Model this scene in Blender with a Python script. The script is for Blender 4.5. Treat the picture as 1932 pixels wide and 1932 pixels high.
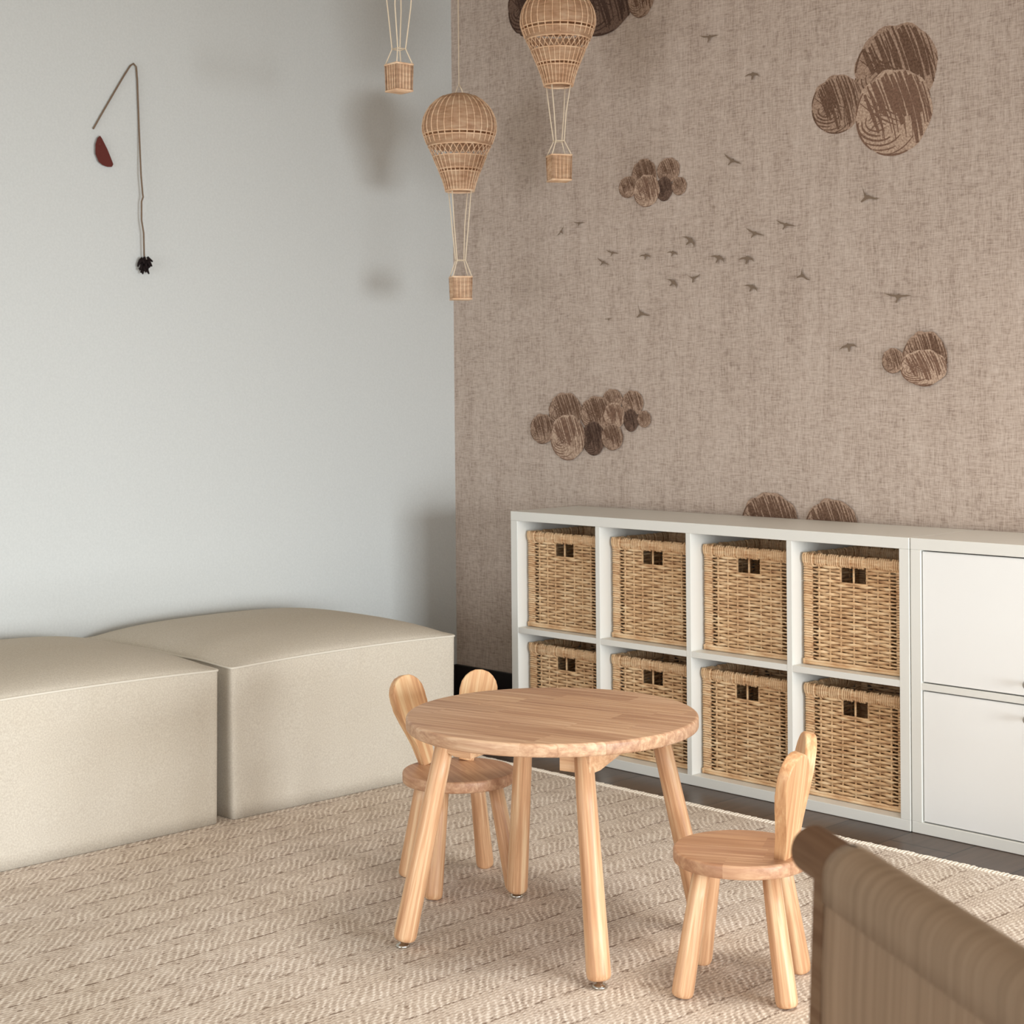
import bpy, bmesh, math, random
from mathutils import Vector, Matrix
random.seed(7)
PI=math.pi
for o in list(bpy.data.objects): bpy.data.objects.remove(o)
S=bpy.context.scene
COL=S.collection
# ------------------------------------------------------------------ camera
CAM=(3.7848138614,-3.6418375370,1.1296289207)
YAW,PIT,ROL=-0.8031985671,0.0089947880,-0.0086823994
FPX,SYPX=3142.32389,-202.664212
fw=Vector((math.sin(YAW)*math.cos(PIT),math.cos(YAW)*math.cos(PIT),-math.sin(PIT)))
r0=Vector((math.cos(YAW),-math.sin(YAW),0)); u0=r0.cross(fw)
cr=r0*math.cos(ROL)+u0*math.sin(ROL); cu=-r0*math.sin(ROL)+u0*math.cos(ROL)
cam=bpy.data.cameras.new('camera'); camo=bpy.data.objects.new('camera',cam); COL.objects.link(camo)
M=Matrix((cr,cu,-fw)).transposed().to_4x4(); M.translation=Vector(CAM); camo.matrix_world=M
cam.sensor_width=36; cam.sensor_fit='HORIZONTAL'; cam.lens=FPX/1932*36; cam.shift_y=SYPX/1932
cam.clip_start=.05; cam.clip_end=60
cam.dof.use_dof=True; cam.dof.focus_distance=3.5; cam.dof.aperture_fstop=13
S.camera=camo
# ------------------------------------------------------------------ world, lights, exposure
W=bpy.data.worlds.new('sky'); S.world=W; W.use_nodes=True
bg=W.node_tree.nodes['Background']; bg.inputs[0].default_value=(.80,.88,1,1); bg.inputs[1].default_value=.4
def area(name,loc,rot,sx,sy,power,col):
    l=bpy.data.lights.new(name,'AREA'); l.shape='RECTANGLE'; l.size=sx; l.size_y=sy; l.energy=power; l.color=col
    o=bpy.data.objects.new(name,l); COL.objects.link(o); o.location=loc; o.rotation_euler=rot; return o
# daylight entering through the two windows of the right wall and the glazed door behind the camera
area('window_daylight',(9.0,-1.25,.90),(0,PI/2,0),1.8,3.4,375,(.90,.965,1))
area('window_daylight',(5.42,-4.15,.87),(0,PI/2,0),1.36,1.5,44,(.93,.975,1))
area('garden_daylight',(1.6,-6.50,.95),(PI/2,0,0),2.6,1.5,44,(.95,.98,1))
area('overhead_fill',(2.5,-1.15,2.74),(0,0,0),.9,.9,10,(1,.92,.82)).data.spread=math.radians(112)  # added fill light out of view, brightens table, shelf and rug from above
S.view_settings.view_transform='Standard'; S.view_settings.look='None'
S.view_settings.exposure=0.88; S.view_settings.gamma=1; S.view_settings.use_curve_mapping=False
# ------------------------------------------------------------------ helpers
def obj(name,bm,mats,parent=None,smooth=False):
    me=bpy.data.meshes.new(name)
    if smooth:
        for f in bm.faces: f.smooth=True
    bm.to_mesh(me); bm.free()
    for m in (mats if isinstance(mats,(list,tuple)) else [mats]): me.materials.append(m)
    o=bpy.data.objects.new(name,me); COL.objects.link(o)
    if parent: o.parent=parent
    return o
def tag(o,label=None,cat=None,group=None,kind=None):
    if label: o['label']=label
    if cat: o['category']=cat
    if group: o['group']=group
    if kind: o['kind']=kind
    return o
def thing(name,label,cat,loc=(0,0,0),rz=0,group=None):
    o=bpy.data.objects.new(name,None); COL.objects.link(o); o.location=loc; o.rotation_euler=(0,0,rz); o.empty_display_size=.05
    return tag(o,label,cat,group)
def struct(name,bm,mats,smooth=False): return tag(obj(name,bm,mats,None,smooth),kind='structure')
def dup(o,parent=None):
    c=o.copy(); COL.objects.link(c); c.parent=parent
    for ch in [k for k in bpy.data.objects if k.parent==o]: dup(ch,c)
    return c
def box(bm,x0,x1,y0,y1,z0,z1,bev=0,seg=2,mi=0):
    vs=[bm.verts.new(p) for p in ((x0,y0,z0),(x1,y0,z0),(x1,y1,z0),(x0,y1,z0),(x0,y0,z1),(x1,y0,z1),(x1,y1,z1),(x0,y1,z1))]
    fs=[bm.faces.new([vs[i] for i in q]) for q in ((3,2,1,0),(4,5,6,7),(0,1,5,4),(1,2,6,5),(2,3,7,6),(3,0,4,7))]
    for f in fs: f.material_index=mi
    if bev:
        es={e for f in fs for e in f.edges}
        bmesh.ops.bevel(bm,geom=list(es),offset=bev,segments=seg,affect='EDGES',profile=.5)
def tube(bm,pts,rad,n=8,closed=False,cap=True,mi=0,flat=None):
    pts=[Vector(p) for p in pts]; m=len(pts); rings=[]
    up=Vector((0,0,1)); prev=None
    for i,p in enumerate(pts):
        if closed: t=(pts[(i+1)%m]-pts[i-1])
        else: t=(pts[min(i+1,m-1)]-pts[max(i-1,0)])
        t.normalize()
        if prev is None:
            a=t.orthogonal().normalized() if abs(t.z)>.95 else t.cross(up).normalized()
        else:
            a=prev-t*prev.dot(t)
            a=a.normalized() if a.length>1e-6 else t.orthogonal().normalized()
        prev=a; b=t.cross(a)
        r=rad[i] if isinstance(rad,(list,tuple)) else rad
        rings.append([bm.verts.new(p+(a*math.cos(2*PI*k/n)+b*math.sin(2*PI*k/n)*(flat or 1))*r) for k in range(n)])
    for i in range(m if closed else m-1):
        A=rings[i];B=rings[(i+1)%m]
        for k in range(n):
            f=bm.faces.new((A[k],A[(k+1)%n],B[(k+1)%n],B[k])); f.material_index=mi; f.smooth=True
    if cap and not closed:
        f=bm.faces.new(rings[0][::-1]); f.material_index=mi
        f=bm.faces.new(rings[-1]); f.material_index=mi
def lathe(bm,prof,n=48,cx=0,cy=0,mi=0,capb=True,capt=True):
    rings=[[bm.verts.new((cx+r*math.cos(2*PI*k/n),cy+r*math.sin(2*PI*k/n),z)) for k in range(n)] for r,z in prof]
    for A,B in zip(rings,rings[1:]):
        for k in range(n):
            f=bm.faces.new((A[k],A[(k+1)%n],B[(k+1)%n],B[k])); f.material_index=mi; f.smooth=True
    if capb: bm.faces.new(rings[0][::-1]).material_index=mi
    if capt: bm.faces.new(rings[-1]).material_index=mi
def prism(bm,outline,axis_y0,axis_y1,bev=0):
    A=[bm.verts.new((x,axis_y0,z)) for x,z in outline]; B=[bm.verts.new((x,axis_y1,z)) for x,z in outline]
    n=len(A); fs=[bm.faces.new(A),bm.faces.new(B[::-1])]
    es=[e for f in fs for e in f.edges]
    for i in range(n): bm.faces.new((A[(i+1)%n],A[i],B[i],B[(i+1)%n])).smooth=True
    if bev: bmesh.ops.bevel(bm,geom=es,offset=bev,segments=3,affect='EDGES',profile=.5)
    bmesh.ops.recalc_face_normals(bm,faces=bm.faces)
# ------------------------------------------------------------------ material helpers
def srgb(r,g,b):
    f=lambda c:(c/255/12.92 if c/255<=.04045 else ((c/255+.055)/1.055)**2.4)
    return (f(r),f(g),f(b),1)
class NM:
    def __init__(s,name,rough=.7,spec=.3):
        s.m=bpy.data.materials.new(name); s.m.use_nodes=True; s.t=s.m.node_tree; s.n=s.t.nodes; s.l=s.t.links
        s.b=s.n['Principled BSDF']; s.b.inputs['Roughness'].default_value=rough; s.b.inputs['Specular IOR Level'].default_value=spec
        s.tc=s.n.new('ShaderNodeTexCoord')
    def new(s,t,**k):
        x=s.n.new(t)
        for a,v in k.items(): setattr(x,a,v)
        return x
    def link(s,a,b): s.l.new(a,b)
    def map(s,scale=(1,1,1),loc=(0,0,0),rot=(0,0,0),src=None):
        m=s.new('ShaderNodeMapping'); m.inputs['Scale'].default_value=scale; m.inputs['Location'].default_value=loc; m.inputs['Rotation'].default_value=rot
        s.link(src or s.tc.outputs['Object'],m.inputs['Vector']); return m.outputs[0]
    def noise(s,vec,scale=5,detail=3,rough=.5,dist=0):
        n=s.new('ShaderNodeTexNoise'); n.inputs['Scale'].default_value=scale; n.inputs['Detail'].default_value=detail; n.inputs['Roughness'].default_value=rough; n.inputs['Distortion'].default_value=dist
        s.link(vec,n.inputs['Vector']); return n.outputs['Fac']
    def math(s,op,a,b=None,c=None):
        m=s.new('ShaderNodeMath',operation=op)
        for i,v in enumerate((a,b,c)):
            if v is None: continue
            if isinstance(v,(int,float)): m.inputs[i].default_value=v
            else: s.link(v,m.inputs[i])
        return m.outputs[0]
    def ramp(s,fac,stops,interp='LINEAR'):
        r=s.new('ShaderNodeValToRGB'); e=r.color_ramp.elements; r.color_ramp.interpolation=interp
        while len(e)<len(stops): e.new(.5)
        for i,(p,c) in enumerate(stops): e[i].position=p; e[i].color=c
        s.link(fac,r.inputs[0]); return r.outputs[0]
    def mix(s,f,a,b,mode='MIX'):
        m=s.new('ShaderNodeMix',data_type='RGBA',blend_type=mode)
        for i,v in ((0,f),(6,a),(7,b)):
            if isinstance(v,(int,float,tuple)): m.inputs[i].default_value=v
            else: s.link(v,m.inputs[i])
        return m.outputs[2]
    def bump(s,h,strength=.3,dist=.002):
        b=s.new('ShaderNodeBump'); b.inputs['Strength'].default_value=strength; b.inputs['Distance'].default_value=dist
        s.link(h,b.inputs['Height']); s.link(b.outputs[0],s.b.inputs['Normal'])
    def color(s,c):
        if isinstance(c,tuple): s.b.inputs['Base Color'].default_value=c
        else: s.link(c,s.b.inputs['Base Color'])
def plain(name,c,rough=.6,spec=.3,metal=0,nz=0):
    n=NM(name,rough,spec); n.b.inputs['Metallic'].default_value=metal
    if nz:
        f=n.noise(n.tc.outputs['Object'],nz,4)
        n.color(n.ramp(f,[(.3,tuple(v*.93 for v in c[:3])+(1,)),(.7,c)])); n.bump(f,.1,.001)
    else: n.color(c)
    return n.m
def wood(name,axis='x',stave=0,tone=1.0,base=((196,148,110),(214,170,130),(228,192,152)),cross='y'):
    n=NM(name,.42,.35)
    src=n.tc.outputs['Object']
    sep=n.new('ShaderNodeSeparateXYZ'); n.link(src,sep.inputs[0])
    st={'x':(3.2,80,80),'y':(80,3.2,80),'z':(80,80,3.2)}[axis]
    info=n.new('ShaderNodeObjectInfo')
    off=n.new('ShaderNodeCombineXYZ'); n.link(n.math('MULTIPLY',info.outputs['Random'],37.0),off.inputs[0]); n.link(n.math('MULTIPLY',info.outputs['Random'],19.0),off.inputs[1])
    if stave:
        c=sep.outputs['XYZ'.index(cross.upper())]; g=sep.outputs['XYZ'.index(axis.upper())]
        row=n.math('FLOOR',n.math('DIVIDE',c,stave))
        w1=n.new('ShaderNodeTexWhiteNoise',noise_dimensions='1D'); n.link(n.math('ADD',row,n.math('MULTIPLY',info.outputs['Random'],91)),w1.inputs['W'])
        seg=n.math('FLOOR',n.math('ADD',n.math('DIVIDE',g,.31),n.math('MULTIPLY',w1.outputs[0],7.0)))
        w2=n.new('ShaderNodeTexWhiteNoise',noise_dimensions='2D'); cb=n.new('ShaderNodeCombineXYZ'); n.link(row,cb.inputs[0]); n.link(n.math('ADD',seg,w1.outputs[0]),cb.inputs[1]); n.link(cb.outputs[0],w2.inputs['Vector'])
        sv=w2.outputs[0]; n.link(n.math('MULTIPLY',sv,50.0),off.inputs[2])
    vm=n.new('ShaderNodeVectorMath',operation='ADD'); n.link(src,vm.inputs[0]); n.link(off.outputs[0],vm.inputs[1])
    mp=n.map(st,src=vm.outputs[0])
    f1=n.noise(mp,1.0,4,.55,.5); f2=n.noise(mp,3.5,3,.6,.2)
    f=n.math('ADD',n.math('MULTIPLY',f1,.75),n.math('MULTIPLY',f2,.25))
    a,b,c=[tuple(v*tone for v in srgb(*q)[:3])+(1,) for q in base]
    colr=n.ramp(f,[(.36,a),(.5,b),(.64,c)])
    if stave:
        t=n.ramp(sv,[(0,(.80,.74,.70,1)),(.35,(.95,.92,.88,1)),(.7,(1,1,1,1)),(1,(1.0,.98,.92,1))])
        colr=n.mix(1.0,colr,t,'MULTIPLY')
        fr=n.math('FRACT',n.math('DIVIDE',c_:=sep.outputs['XYZ'.index(cross.upper())],stave))
        line=n.math('LESS_THAN',n.math('MINIMUM',fr,n.math('SUBTRACT',1.0,fr)),.016)
        colr=n.mix(n.math('MULTIPLY',line,.30),colr,srgb(150,104,70))
    else:
        t=n.ramp(info.outputs['Random'],[(0,(.93,.88,.84,1)),(1,(1,1,1,1))]); colr=n.mix(1.0,colr,t,'MULTIPLY')
    n.color(colr); n.bump(f2,.12,.0006)
    return n.m
# ------------------------------------------------------------------ materials
m_wall=plain('white_paint',srgb(203,204,201),.85,.15,nz=160)
m_ceil=plain('ceiling_paint',srgb(214,200,180),.9,.1)
m_shelf=plain('white_laminate',srgb(226,225,219),.38,.4)
m_shelftop=m_shelf
m_base=plain('dark_skirting',srgb(38,33,31),.35,.4)
def mk_floor():
    n=NM('dark_wood_tile',.34,.35)
    sep=n.new('ShaderNodeSeparateXYZ'); n.link(n.tc.outputs['Object'],sep.inputs[0])
    u=n.math('DIVIDE',n.math('SUBTRACT',sep.outputs[0],.908),.181); row=n.math('FLOOR',u); fr=n.math('FRACT',u)
    v=n.math('ADD',n.math('DIVIDE',sep.outputs[1],.9),n.math('MULTIPLY',row,.37)); fv=n.math('FRACT',v)
    wn=n.new('ShaderNodeTexWhiteNoise',noise_dimensions='2D'); cb=n.new('ShaderNodeCombineXYZ'); n.link(row,cb.inputs[0]); n.link(n.math('FLOOR',v),cb.inputs[1]); n.link(cb.outputs[0],wn.inputs['Vector'])
    g=n.noise(n.map((40,3,1)),1.5,4)
    f=n.math('ADD',n.math('MULTIPLY',wn.outputs[0],.4),n.math('MULTIPLY',g,.6))
    c=n.ramp(f,[(.2,srgb(62,50,44)),(.5,srgb(80,66,58)),(.8,srgb(98,82,72))])
    ln=n.math('MAXIMUM',n.math('LESS_THAN',fr,.022),n.math('LESS_THAN',fv,.005))
    n.color(n.mix(ln,c,srgb(30,24,22))); n.bump(n.math('SUBTRACT',g,n.math('MULTIPLY',ln,1.0)),.25,.001)
    return n.m
m_floor=mk_floor()
def linen(name,cols,warp=True):
    n=NM(name,.85,.15)
    V=n.noise(n.map((330,1,40)),1,3,.6); H=n.noise(n.map((40,1,330)),1,3,.6)
    V2=n.noise(n.map((70,1,1.6)),1,3,.6); H2=n.noise(n.map((1.6,1,70)),1,3,.6)
    big=n.noise(n.map((3,1,1)),5,4)
    f=n.math('ADD',n.math('MULTIPLY',V,.36),n.math('MULTIPLY',H,.36))
    f=n.math('ADD',f,n.math('MULTIPLY',V2,.12)); f=n.math('ADD',f,n.math('MULTIPLY',H2,.05)); f=n.math('ADD',f,n.math('MULTIPLY',big,.11))
    n.color(n.ramp(f,[(.355,cols[0]),(.47,cols[1]),(.53,cols[2]),(.64,cols[3])]))
    sep=n.new('ShaderNodeSeparateXYZ'); n.link(n.tc.outputs['Object'],sep.inputs[0])
    n.bump(f,.35,.0015)
    return n.m
m_linen=linen('linen_mural_paper',[srgb(148,130,117),srgb(184,166,153),srgb(196,179,166),srgb(212,197,185)])
def yarn(name,a,b):
    n=NM(name,.9,.1); f=n.noise(n.map((1,1,1)),170,3,.7)
    n.color(n.ramp(f,[(.36,a),(.62,b)])); return n.m
YM=[ (yarn('print_yarn_light',srgb(158,130,112),srgb(206,180,158)), yarn('print_yarn_light_gap',srgb(112,86,72),srgb(140,110,92))),
     (yarn('print_yarn_mid',srgb(138,112,95),srgb(184,157,137)), yarn('print_yarn_mid_gap',srgb(94,70,57),srgb(124,98,81))),
     (yarn('print_yarn_dark',srgb(92,72,62),srgb(126,102,88)), yarn('print_yarn_dark_gap',srgb(64,48,41),srgb(88,68,58))) ]
m_bird=plain('print_bird',srgb(132,114,98),.9,.1)
# ------------------------------------------------------------------ room shell
XL,YB=-.62,.325; XR,YF,ZC=5.30,-6.40,2.78
SD=.323
bm=bmesh.new(); box(bm,XL-.1,XR+.1,YF-.1,YB+.1,-.1,0); struct('floor',bm,m_floor)
bm=bmesh.new(); box(bm,XL-.1,XR+.1,YF-.1,YB+.1,ZC,ZC+.1); struct('ceiling',bm,m_ceil)
bm=bmesh.new(); box(bm,XL-.1,XL,YF-.1,YB+.1,0,ZC); struct('wall_left',bm,m_wall)
def wall_with_holes(name,axis,pos,thick,a0,a1,holes):
    bm=bmesh.new()
    def bx(s0,s1,z0,z1):
        if s1-s0<1e-4 or z1-z0<1e-4: return
        if axis=='x': box(bm,pos,pos+thick,s0,s1,z0,z1)
        else: box(bm,s0,s1,pos-thick,pos,z0,z1)
    c=a0
    for (h0,h1,z0,z1) in holes:
        bx(c,h0,0,ZC); bx(h0,h1,0,z0); bx(h0,h1,z1,ZC); c=h1
    bx(c,a1,0,ZC); return struct(name,bm,m_wall)
wall_with_holes('wall_right','x',XR,.1,YF-.1,YB+.1,[(-4.95,-3.35,.15,1.6),(-2.45,-.10,.10,1.40)])
wall_with_holes('wall_front','y',YF,.1,XL-.1,XR+.1,[(.2,3.0,.15,1.75)])
m_frame=plain('window_frame_paint',srgb(225,222,214),.5)
def winframe(name,axis,a0,a1,z0,z1):
    bm=bmesh.new(); t=.045
    def bx(s0,s1,q0,q1):
        if axis=='x': box(bm,XR+.02,XR+.07,s0,s1,q0,q1)
        else: box(bm,s0,s1,YF-.07,YF-.02,q0,q1)
    bx(a0,a1,z0,z0+t);bx(a0,a1,z1-t,z1);bx(a0,a0+t,z0+t,z1-t);bx(a1-t,a1,z0+t,z1-t);m=(a0+a1)/2;bx(m-t/2,m+t/2,z0+t,z1-t)
    struct(name,bm,m_frame)
winframe('window_1','x',-2.45,-.10,.10,1.40); winframe('window_2','x',-4.95,-3.35,.15,1.6); winframe('window_3','y',.2,3.0,.15,1.75)
# back wall: mural printed on linen paper (motifs are part of the wall's own mesh)
def px2wall(x,y):
    d=fw+cr*((x-966)/FPX)-cu*((y-966-SYPX)/FPX); t=(YB-CAM[1])/d.y
    return (CAM[0]+d.x*t, CAM[2]+d.z*t)
bm=bmesh.new(); box(bm,XL-.1,XR+.1,YB,YB+.1,0,ZC)
LAY=[0]
def poly(bm,pts,mi):
    y=YB-.0004-.000004*LAY[0]
    vs=[bm.verts.new((x,y,z)) for x,z in pts]
    f=bm.faces.new(vs); f.normal_update()
    if f.normal.y>0: f.normal_flip()
    f.material_index=mi
def ribbon(bm,pts,w,mi):
    LAY[0]+=1; y=YB-.0004-.000004*LAY[0]; n=len(pts)
    L=[];R=[]
    for i,(x,z) in enumerate(pts):
        x0,z0=pts[max(i-1,0)];x1,z1=pts[min(i+1,n-1)];dx,dz=x1-x0,z1-z0;l=math.hypot(dx,dz) or 1
        ww=w*(.55+.45*math.sin(PI*(i+.5)/n))*.5
        L.append(bm.verts.new((x-dz/l*ww,y,z+dx/l*ww)));R.append(bm.verts.new((x+dz/l*ww,y,z-dx/l*ww)))
    for i in range(n-1):
        f=bm.faces.new((L[i],L[i+1],R[i+1],R[i])); f.normal_update()
        if f.normal.y>0: f.normal_flip()
        f.material_index=mi
def ball(px,py,rx,ry,tone,rot=0):
    """printed yarn ball centred on the wall, radii in metres"""
    cx,cz=px2wall(px,py); rnd=random.Random(int(px*13+py*7))
    A=1+tone*2; G=A+1
    ca,sa=math.cos(rot),math.sin(rot)
    W=lambda u,v:(cx+rx*(u*ca-v*sa),cz+ry*(u*sa+v*ca))
    LAY[0]+=1
    out=[]
    for k in range(48):
        a=2*PI*k/48; top=max(0,math.sin(a-.2)); r=1+.02*math.sin(7*a+px)+.07*top*abs(math.sin(5.5*a+1))-.03
        out.append(W(r*math.cos(a),r*math.sin(a)))
    poly(bm,out,A)
    def clip(pts,lim=.985,cond=None):
        run=[];
        for p in pts+[None]:
            ok=p is not None and p[0]**2+p[1]**2<lim and (cond is None or cond(*p))
            if ok: run.append(p)
            else:
                if len(run)>2: yield run
                run=[]
    rr=(rx+ry)/2
    def sliver(pts,w,cond=None):
        for run in clip(pts,.97,cond): ribbon(bm,[W(*p) for p in run],w*rr,G)
    ex,ey=-.40,-.14
    diag=lambda u,v: v> -.30-1.05*(u+.55)
    # long tapering gaps between the strands on the upper right
    n1=15 if rr>.045 else 10
    for i in range(n1):
        t=-.55+1.45*(i+rnd.uniform(-.25,.25))/(n1-1); a0=rnd.uniform(-.05,.25); a1=rnd.uniform(.45,1.0); lean=.55-.30*i/n1; pts=[]
        for k in range(15):
            v=.98-a0*.4-(a1*1.75)*k/14.; u=t-lean*v*.7+.16*(1-v*v)*(.4+t*.4)+rnd.uniform(-.004,.004); pts.append((u,v))
        sliver(pts,rnd.choice((.05,.07,.10,.13)) if t<.62 else rnd.uniform(.03,.06),diag if i<n1*.55 else None)
    for i in range(34 if rr>.045 else 14):
        t=rnd.uniform(-.5,.95); v0=rnd.uniform(-.2,.95); L=rnd.uniform(.3,.9); lean=rnd.uniform(.25,.5)
        pts=[(t-lean*(v0-L*k/9.)*.7+.14*(1-(v0-L*k/9.)**2),v0-L*k/9.) for k in range(10)]
        sliver(pts,rnd.uniform(.018,.035),diag)
    # crossing edge of the wound cone and the curved strands below it
    for i in range(3):
        o=.07*i; pts=[(-.86+.10*i+.92*k/12,.34+o-.62*k/12-.20*math.sin(PI*k/12)*.3) for k in range(13)]
        sliver(pts,.035)
    for i in range(6):
        a0=rnd.uniform(.9,1.1)*PI; a1=rnd.uniform(1.45,1.85)*PI; q=.30+.125*i; pts=[]
        for k in range(17):
            a=a0+(a1-a0)*k/16.; pts.append((ex+.10*i*.35+q*1.05*math.cos(a)*(1+.1*math.sin(a*2)),ey+.05+q*.92*math.sin(a)))
        sliver(pts,rnd.uniform(.03,.06))
    for i in range(6):
        o=-.20+.085*i+rnd.uniform(-.02,.02); x_=rnd.uniform(-.24,-.16); pts=[(ex+x_+.44*k/8,ey+o+.09*math.sin(PI*k/8)+.12*(k/8)-.02) for k in range(9)]
        sliver(pts,rnd.uniform(.02,.04))
    for a0,a1 in ((1.02,1.30),(1.35,1.62),(.80,.98)):
        pts=[(.965*math.cos(PI*(a0+(a1-a0)*k/10)),.965*math.sin(PI*(a0+(a1-a0)*k/10))) for k in range(11)]
        sliver(pts,.05)
def ballpx(x0,x1,y0,y1,tone):
    px=(x0+x1)/2;py=(y0+y1)/2
    a=px2wall(x0,py);b=px2wall(x1,py);c=px2wall(px,y0);d=px2wall(px,y1)
    ball(px,py,(b[0]-a[0])/2,(c[1]-d[1])/2,tone)
BALLS=[ # px extents on the photograph: x0,x1,y0,y1,tone (later = in front)
 (1610,1770,46,214,1),(1530,1630,142,253,1),(1612,1760,132,295,0),
 (958,1040,-50,70,2),(1070,1200,-60,68,2),(1185,1235,-40,34,1),
 (1192,1240,300,365,1),(1240,1284,298,345,1),(1168,1204,333,374,1),(1238,1270,334,380,2),(1268,1297,334,369,1),(1196,1246,330,391,0),
 (1036,1100,741,815,1),(1138,1176,734,775,1),(1174,1216,737,785,1),(1096,1158,748,815,1),(1140,1181,760,810,0),(1100,1143,795,860,2),(1178,1206,772,815,2),(1204,1230,775,807,1),(1136,1178,800,850,1),(1002,1048,781,838,1),(1040,1106,783,869,0),
 (1400,1510,930,1050,1),(1520,1625,942,1060,1),
 (1704,1790,625,730,1),(1666,1708,657,705,1),(1700,1790,660,728,0)]
for b_ in BALLS: ballpx(*b_)
def bird(px,py,s,rot,kind=0):
    cx,cz=px2wall(px,py); s=s/600.0*1.35
    shapes=[[(-1,.42),(-.45,.22),(-.1,.12),(.06,.20),(.2,.06),(.62,.02),(1,-.12),(.55,-.12),(.2,-.10),(.02,-.22),(-.16,-.52),(-.26,-.50),(-.14,-.2),(-.2,-.02),(-.55,.08)],
            [(-.95,.0),(-.5,.28),(-.12,.30),(.05,.42),(.22,.28),(.62,.12),(.85,-.35),(.62,-.12),(.30,-.02),(.15,-.12),(.0,-.50),(-.12,-.48),(-.08,-.05),(-.3,.08),(-.55,.08)],
            [(-.7,.75),(-.35,.25),(-.12,.05),(.02,.08),(.2,.0),(.6,-.05),(.95,-.02),(.6,-.2),(.2,-.2),(-.02,-.28),(-.3,-.62),(-.42,-.55),(-.22,-.15),(-.4,.2)]]
    ca,sa=math.cos(rot),math.sin(rot); LAY[0]+=1
    poly(bm,[(cx+s*(u*ca-v*sa)*1.3,cz+s*(u*sa+v*ca)) for u,v in shapes[kind]],7)
for q in [(1341,70,13,.1,0),(1422,143,11,0,1),(1384,303,14,-.4,0),(1640,370,15,-.3,2),(1485,424,13,-.15,0),(1426,440,13,-.25,0),
 (1303,455,13,-.6,1),(1357,488,12,-.3,1),(1411,490,12,0,1),(1271,478,9,-.1,1),(1220,484,10,0,1),(1311,523,11,.4,2),(1271,534,11,-.6,1),(1420,543,11,-.3,1),
 (1158,477,10,-.1,0),(1140,495,11,-.35,0),(1095,421,9,.1,0),(1061,437,9,1.1,0),(1214,590,14,-.3,2),(1151,602,6,.3,0),(1518,519,12,-.7,2),(1697,559,15,.1,0),(1603,655,12,.3,1)]:
    bird(*q)
struct('wall_back',bm,[m_linen]+[m for p in YM for m in p]+[m_bird])
bm=bmesh.new(); box(bm,XL,XR,YB-.012,YB,0,.155,.002,1); struct('baseboard_back',bm,m_base)
bm=bmesh.new(); box(bm,XL,XL+.012,YF,YB-.012,0,.155,.002,1); struct('baseboard_left',bm,m_base)
# ------------------------------------------------------------------ rug
def mk_rug():
    n=NM('woven_jute',.95,.08)
    sep=n.new('ShaderNodeSeparateXYZ'); n.link(n.tc.outputs['Object'],sep.inputs[0]); X,Y=sep.outputs[0],sep.outputs[1]
    wob=n.noise(n.tc.outputs['Object'],9,3); wob2=n.noise(n.tc.outputs['Object'],60,2)
    Xw=n.math('ADD',X,n.math('MULTIPLY',n.math('SUBTRACT',wob,.5),.014))
    Yw=n.math('ADD',Y,n.math('MULTIPLY',n.math('SUBTRACT',wob2,.5),.012))
    u=n.math('DIVIDE',Xw,.112); fu=n.math('FRACT',u); band=n.math('FLOOR',u)
    zB=n.math('GREATER_THAN',fu,.62)
    ph=n.math('DIVIDE',n.math('SUBTRACT',n.math('ADD',Yw,n.math('MULTIPLY',wob,.03)),n.math('MULTIPLY',Xw,-.95)),.0195)
    st=n.math('POWER',n.math('MULTIPLY_ADD',n.math('SINE',n.math('MULTIPLY',ph,2*PI)),.5,.5),2.6)
    row=n.math('MULTIPLY_ADD',n.math('SINE',n.math('MULTIPLY',n.math('ADD',Xw,n.math('MULTIPLY',wob2,.006)),2*PI/.0100)),.5,.5)
    rp=n.math('MULTIPLY',n.math('FLOOR',n.math('DIVIDE',Xw,.0100)),PI)
    dot=n.math('MULTIPLY_ADD',n.math('SINE',n.math('ADD',n.math('MULTIPLY',Yw,2*PI/.0145),rp)),.5,.5)
    fine=n.noise(n.map((250,95,1)),1,3,.7); spec=n.noise(n.map((110,38,1)),1,2,.6); mid=n.noise(n.tc.outputs['Object'],26,3)
    hA=n.math('ADD',n.math('MULTIPLY',n.math('MULTIPLY',st,n.math('MULTIPLY_ADD',row,.5,.5)),.36),n.math('ADD',n.math('MULTIPLY',n.math('MULTIPLY',row,dot),.24),.16))
    hB=n.math('ADD',n.math('MULTIPLY',n.math('MULTIPLY',row,dot),.34),.20)
    mx=n.new('ShaderNodeMix'); n.link(zB,mx.inputs[0]); n.link(hA,mx.inputs[2]); n.link(hB,mx.inputs[3])
    h=n.math('ADD',mx.outputs[0],n.math('MULTIPLY',n.math('SUBTRACT',fine,.5),.75))
    h=n.math('ADD',h,n.math('MULTIPLY',n.math('SUBTRACT',mid,.5),.35))
    edge=n.math('LESS_THAN',n.math('ABSOLUTE',n.math('SUBTRACT',fu,.62)),.03)
    h2=n.math('SUBTRACT',h,n.math('MULTIPLY',n.math('MULTIPLY',edge,n.math('GREATER_THAN',spec,.5)),.28))
    h2=n.math('SUBTRACT',h2,n.math('MULTIPLY',n.math('GREATER_THAN',spec,.66),.30))
    c=n.ramp(h2,[(.0,srgb(146,129,116)),(.18,srgb(200,185,172)),(.36,srgb(224,212,200)),(.66,srgb(254,247,239))])
    big=n.noise(n.tc.outputs['Object'],2.2,3)
    c=n.mix(1.0,c,n.ramp(big,[(.3,(.92,.90,.86,1)),(.7,(1,1,1,1))]),'MULTIPLY')
    n.color(c); n.bump(h2,.40,.003); return n.m
m_rug=mk_rug()
RX0,RX1,RY0,RY1,RZ=-.585,3.4,-5.2,-.205,.012
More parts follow.
